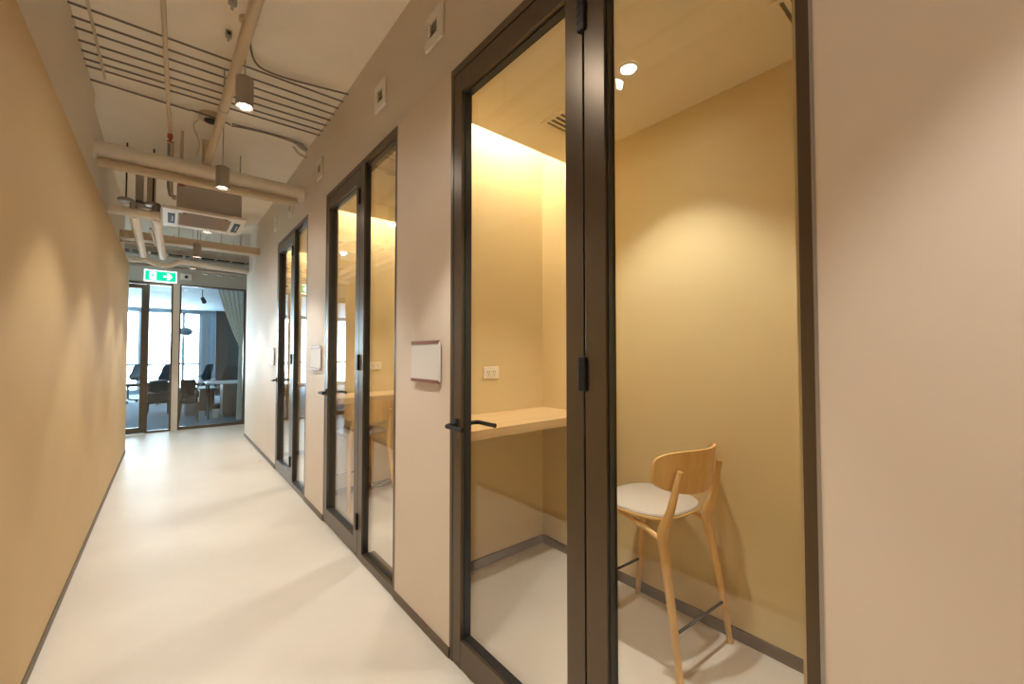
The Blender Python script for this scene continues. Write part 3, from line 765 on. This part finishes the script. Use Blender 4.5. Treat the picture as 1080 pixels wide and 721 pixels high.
def make_chair(backm):
    t = thing('office_chair', (0, 0, 0)); t['_local'] = True
    for k in range(5):
        a = 2 * PI * k / 5
        lg = B().tube([(0, 0, .10), (.29 * math.cos(a), .29 * math.sin(a), .065)], [.022, .014], 8).build('base_leg', M['black'], t, smooth=True)
        cs = B(); x, y = .29 * math.cos(a), .29 * math.sin(a)
        cs.lathe((x, y, .03), [(.0, -.012), (.03, -.012), (.03, .012), (.0, .012)], 14, axis='x', cap=False)
        cs.build('caster', M['black'], lg)
    B().tube([(0, 0, .09), (0, 0, .42)], .024, 12).build('gas_lift', M['black'], t, smooth=True)
    B().box(-.24, .24, -.23, .25, .43, .50, bev=.03, seg=3).build('seat', M['blackfab'], t, smooth=True)
    def bk(u, v, s):
        p, q = 2 * u - 1, 2 * v - 1
        e = 5; k = (abs(p) ** e + abs(q) ** e) ** (1 / e); m_ = max(abs(p), abs(q))
        if k > 0: p, q = p * m_ / k, q * m_ / k
        z = .80 + .22 * q; x = (.225 - .02 * q) * p
        return Vector((x, -.25 + .9 * x * x - .10 * (z - .58) + .05 * math.exp(-((z - .68) / .1) ** 2) + (-.02 if s else 0), z))
    B().slab(bk, 14, 10, .02).build('backrest', backm, t, smooth=True)
    B().tube([(0, -.10, .43), (0, -.27, .46), (0, -.30, .62), (0, -.305, .80)], .018, 10).build('back_support', M['black'], t, smooth=True)
    for s in (-1, 1):
        am = B().tube([(s * .25, .0, .45), (s * .29, -.02, .52), (s * .29, -.02, .67)], .015, 8).build('arm_post', M['black'], t, smooth=True)
        B().box(s * .255, s * .325, -.14, .12, .67, .695, bev=.01).build('armrest', M['black'], am)
    return t
c1 = make_chair(M['blue']); c1.location = (-.80, 15.0, 0); c1.rotation_euler.z = 2.2
tag(c1, 'office chair with blue mesh back behind the far left glass door', 'office chair', 'office chairs beyond the partition')
c2 = copy_tree(c1); c2.location = (-.20, 14.3, 0); c2.rotation_euler.z = 1.0
tag(c2, 'office chair with blue mesh back rising behind the low sofa', 'office chair', 'office chairs beyond the partition')
c3 = copy_tree(c1); c3.location = (.66, 14.4, 0); c3.rotation_euler.z = 1.1
tag(c3, 'office chair with blue mesh back left of the charcoal screen', 'office chair', 'office chairs beyond the partition')
c4 = make_chair(M['blackfab']); c4.location = (1.15, 12.4, 0); c4.rotation_euler.z = .35
tag(c4, 'office chair with solid black back behind the white desk', 'office chair', 'office chairs beyond the partition')

# low sofa behind the sidelight
t = thing('low_sofa', (-.15, 12.2, 0), 'low dark brown sofa on thin legs behind the far sidelight', 'sofa')
B().box(-.36, .06, 11.7, 12.4, .24, .46, bev=.03, seg=3).build('sofa_base', M['brownfab'], t, smooth=True)
B().box(-.36, .06, 12.42, 12.58, .24, .66, bev=.04, seg=3).build('sofa_back', M['brownfab'], t, smooth=True)
for x, y in ((-.32, 11.75), (.02, 11.75), (-.32, 12.35), (.02, 12.35)):
    B().tube([(x, y, 0), (x * .98, y, .25)], [.012, .018], 8).build('leg', M['brownfab'], t)
o = B().box(-.30, .02, 12.0, 12.36, .465, .72, bev=.06, seg=4).build('sofa_cushion', M['teal'], smooth=True)
tag(o, 'dark teal cushion standing on the low sofa', 'cushion')
# dark armchair behind the right pane
t = thing('lounge_armchair', (.34, 10.2, 0), 'dark brown lounge armchair with tapered legs close behind the partition glass', 'armchair')
B().box(.19, .46, 10.05, 10.50, .36, .48, bev=.04, seg=3).build('seat', M['brownfab'], t, smooth=True)
B().box(.20, .45, 10.46, 10.58, .42, .80, bev=.04, seg=3).build('backrest', M['brownfab'], t, smooth=True)
for x in (.17, .42):
    B().box(x, x + .06, 10.05, 10.52, .46, .60, bev=.02).build('armrest', M['brownfab'], t, smooth=True)
for x, y, dx in ((.20, 10.08, -.03), (.45, 10.08, .02), (.20, 10.48, -.03), (.45, 10.48, .02)):
    B().tube([(x, y, .38), (x + dx, y, 0)], [.035, .014], 8).build('leg', M['walnut'], t, smooth=True)
# plant
t = thing('potted_plant', (.38, 11.2, 0), 'small green potted plant behind the lounge armchair', 'plant')
B().lathe((.38, 11.2, 0), [(.09, 0), (.12, .40), (.115, .42), (.10, .41)], 20).build('pot', M['pot'], t, smooth=True)
lf = B(); rnd = random.Random(3)
for i in range(40):
    a = rnd.random() * 2 * PI; L_ = .20 + .22 * rnd.random(); e_ = .8 + .7 * rnd.random()
    p = Vector((.38, 11.2, .41)); d_ = Vector((math.cos(a) * math.cos(e_), math.sin(a) * math.cos(e_), math.sin(e_)))
    sd = Vector((-math.sin(a), math.cos(a), 0)) * .022; n_ = d_.cross(sd.normalized()) * .002
    q = [p, p + d_ * L_ * .5 + sd, p + d_ * L_ + Vector((0, 0, -.05)), p + d_ * L_ * .5 - sd]
    v = [lf.bm.verts.new(k) for k in q]; w_ = [lf.bm.verts.new(k + n_) for k in q]
    lf.bm.faces.new(v); lf.bm.faces.new(list(reversed(w_)))
    for k in range(4): lf.bm.faces.new((v[k], w_[k], w_[(k + 1) % 4], v[(k + 1) % 4]))
lf.build('foliage', M['leaf'], t)
# white desk with walnut pedestals
t = thing('office_desk', (.95, 10.6, 0), 'white topped desk with brown wooden pedestals behind the partition window', 'desk')
B().box(.60, 2.3, 10.2, 10.95, .70, .73, bev=.004).build('desktop', M['desktop'], t)
B().box(.88, 1.30, 10.32, 10.90, .03, .70, bev=.004).build('pedestal', M['walnut'], t)
B().box(1.75, 2.25, 10.32, 10.90, .03, .70, bev=.004).build('pedestal', M['walnut'], t)
for x, y in ((.64, 10.26), (.64, 10.88)): B().tube([(x, y, 0), (x, y, .70)], .014, 10).build('leg', M['black'], t)
t = thing('side_cabinet', (.70, 11.8, 0), 'low brown cabinet with pale top left of the white desk', 'cabinet')
B().box(.56, .84, 11.65, 12.05, .03, .52, bev=.004).build('cabinet_body', M['walnut'], t)
B().box(.54, .86, 11.62, 12.07, .52, .545, bev=.003).build('cabinet_top', M['desktop'], t)
t = thing('waste_bin', (.78, 10.45, 0), 'white bin with dark liner under the edge of the white desk', 'bin')
B().lathe((.78, 10.45, 0), [(.055, 0), (.07, .26), (.066, .26), (.053, .01)], 20).build('bin_body', M['desktop'], t, smooth=True)
B().lathe((.78, 10.45, 0), [(.0715, .19), (.0735, .265), (.0665, .265)], 20, cap=False).build('bin_liner', M['blackfab'], t, smooth=True)
t = thing('counter', (1.9, 14.9, 0), 'pale counter ledge before the charcoal screen', 'counter')
B().box(1.30, 3.6, 14.4, 14.95, .72, .76, bev=.004).build('countertop', M['desktop'], t)
B().box(1.36, 3.5, 14.5, 14.9, 0, .72, bev=.004).build('counter_base', M['greyscreen'], t)

# a scrap of red tape on the corridor floor
o = B().prism([(.882, 5.915), (.905, 5.925), (.900, 5.955), (.880, 5.945)], .0002, .0012, 'xy').build('tape_scrap', M['redmark'])
tag(o, 'tiny red scrap of tape on the corridor floor', 'tape')

# ------------------------------------------------------------------ light
def light(name, kind, loc, energy, color, rot=(0, 0, 0), **k):
    L = bpy.data.lights.new(name, kind); L.energy = energy; L.color = color
    for a, v in k.items(): setattr(L, a, v)
    o = bpy.data.objects.new(name, L); col.objects.link(o); o.location = loc; o.rotation_euler = rot
    return o
WARM = (1.0, .80, .57)
for (x, y, z, lab) in pend:
    light('pendant_spot', 'SPOT', (x, y, z + .008), 50, (1, .95, .86), spot_size=math.radians(83), spot_blend=.36, shadow_soft_size=.034)
    light('pendant_glow', 'SPOT', (x, y, z + .006), 5.5, (1, .95, .86), spot_size=math.radians(172), spot_blend=.6, shadow_soft_size=.034)
for k in range(3):
    light('downlight_spot', 'SPOT', (1.562, 1.066 + PITCH * k, HEAD - .006), 64, (1, .96, .87), spot_size=math.radians(95), spot_blend=.55, shadow_soft_size=.03)
    light('downlight_glow', 'SPOT', (1.562, 1.066 + PITCH * k, HEAD - .006), 5, (1, .95, .84), spot_size=math.radians(174), spot_blend=1, shadow_soft_size=.03)
    light('cove_light', 'AREA', (1.57, 2.137 + PITCH * k - .207, HEAD + .392), 11, (1, .95, .82), shape='RECTANGLE', size=.92, size_y=.03)
p = light('window_portal', 'AREA', (-2.05, YW - .02, 1.4), 1, (1, 1, 1), rot=(-PI / 2, 0, 0), shape='RECTANGLE', size=5.9, size_y=2.6)
p.data.cycles.is_portal = True
p = light('window_portal', 'AREA', (-4.29, 8.8, 1.55), 1, (1, 1, 1), rot=(0, -PI / 2, 0), shape='RECTANGLE', size=1.5, size_y=.76)  # portal for the added, unseen lobby window
p.data.cycles.is_portal = True
W = bpy.data.worlds.new('daylight'); scene.world = W; W.use_nodes = True
nt = W.node_tree; bg = nt.nodes['Background']
bg.inputs['Color'].default_value = (.70, .88, 1.0, 1); bg.inputs['Strength'].default_value = 16.0

# ------------------------------------------------------------------ camera and colour
cam = bpy.data.cameras.new('camera'); co = bpy.data.objects.new('camera', cam); col.objects.link(co)
co.location = (0, 0, 1.33)
co.rotation_euler = (math.radians(90 + 1.5074), 0, math.radians(-39.7054))
cam.sensor_width = 36; cam.lens = 437 / 1080 * 36; cam.clip_start = .02; cam.clip_end = 100
scene.camera = co
vs = scene.view_settings
scene.display_settings.display_device = 'sRGB'
vs.view_transform = 'Standard'; vs.look = 'None'; vs.gamma = 1; vs.use_curve_mapping = False
vs.exposure = 0.63
scene.cycles.use_denoising = True
scene.cycles.max_bounces = 12; scene.cycles.diffuse_bounces = 9; scene.cycles.transparent_max_bounces = 24; scene.cycles.glossy_bounces = 6
scene.cycles.sample_clamp_indirect = 6
for o in bpy.data.objects:
    if '_local' in o: del o['_local']
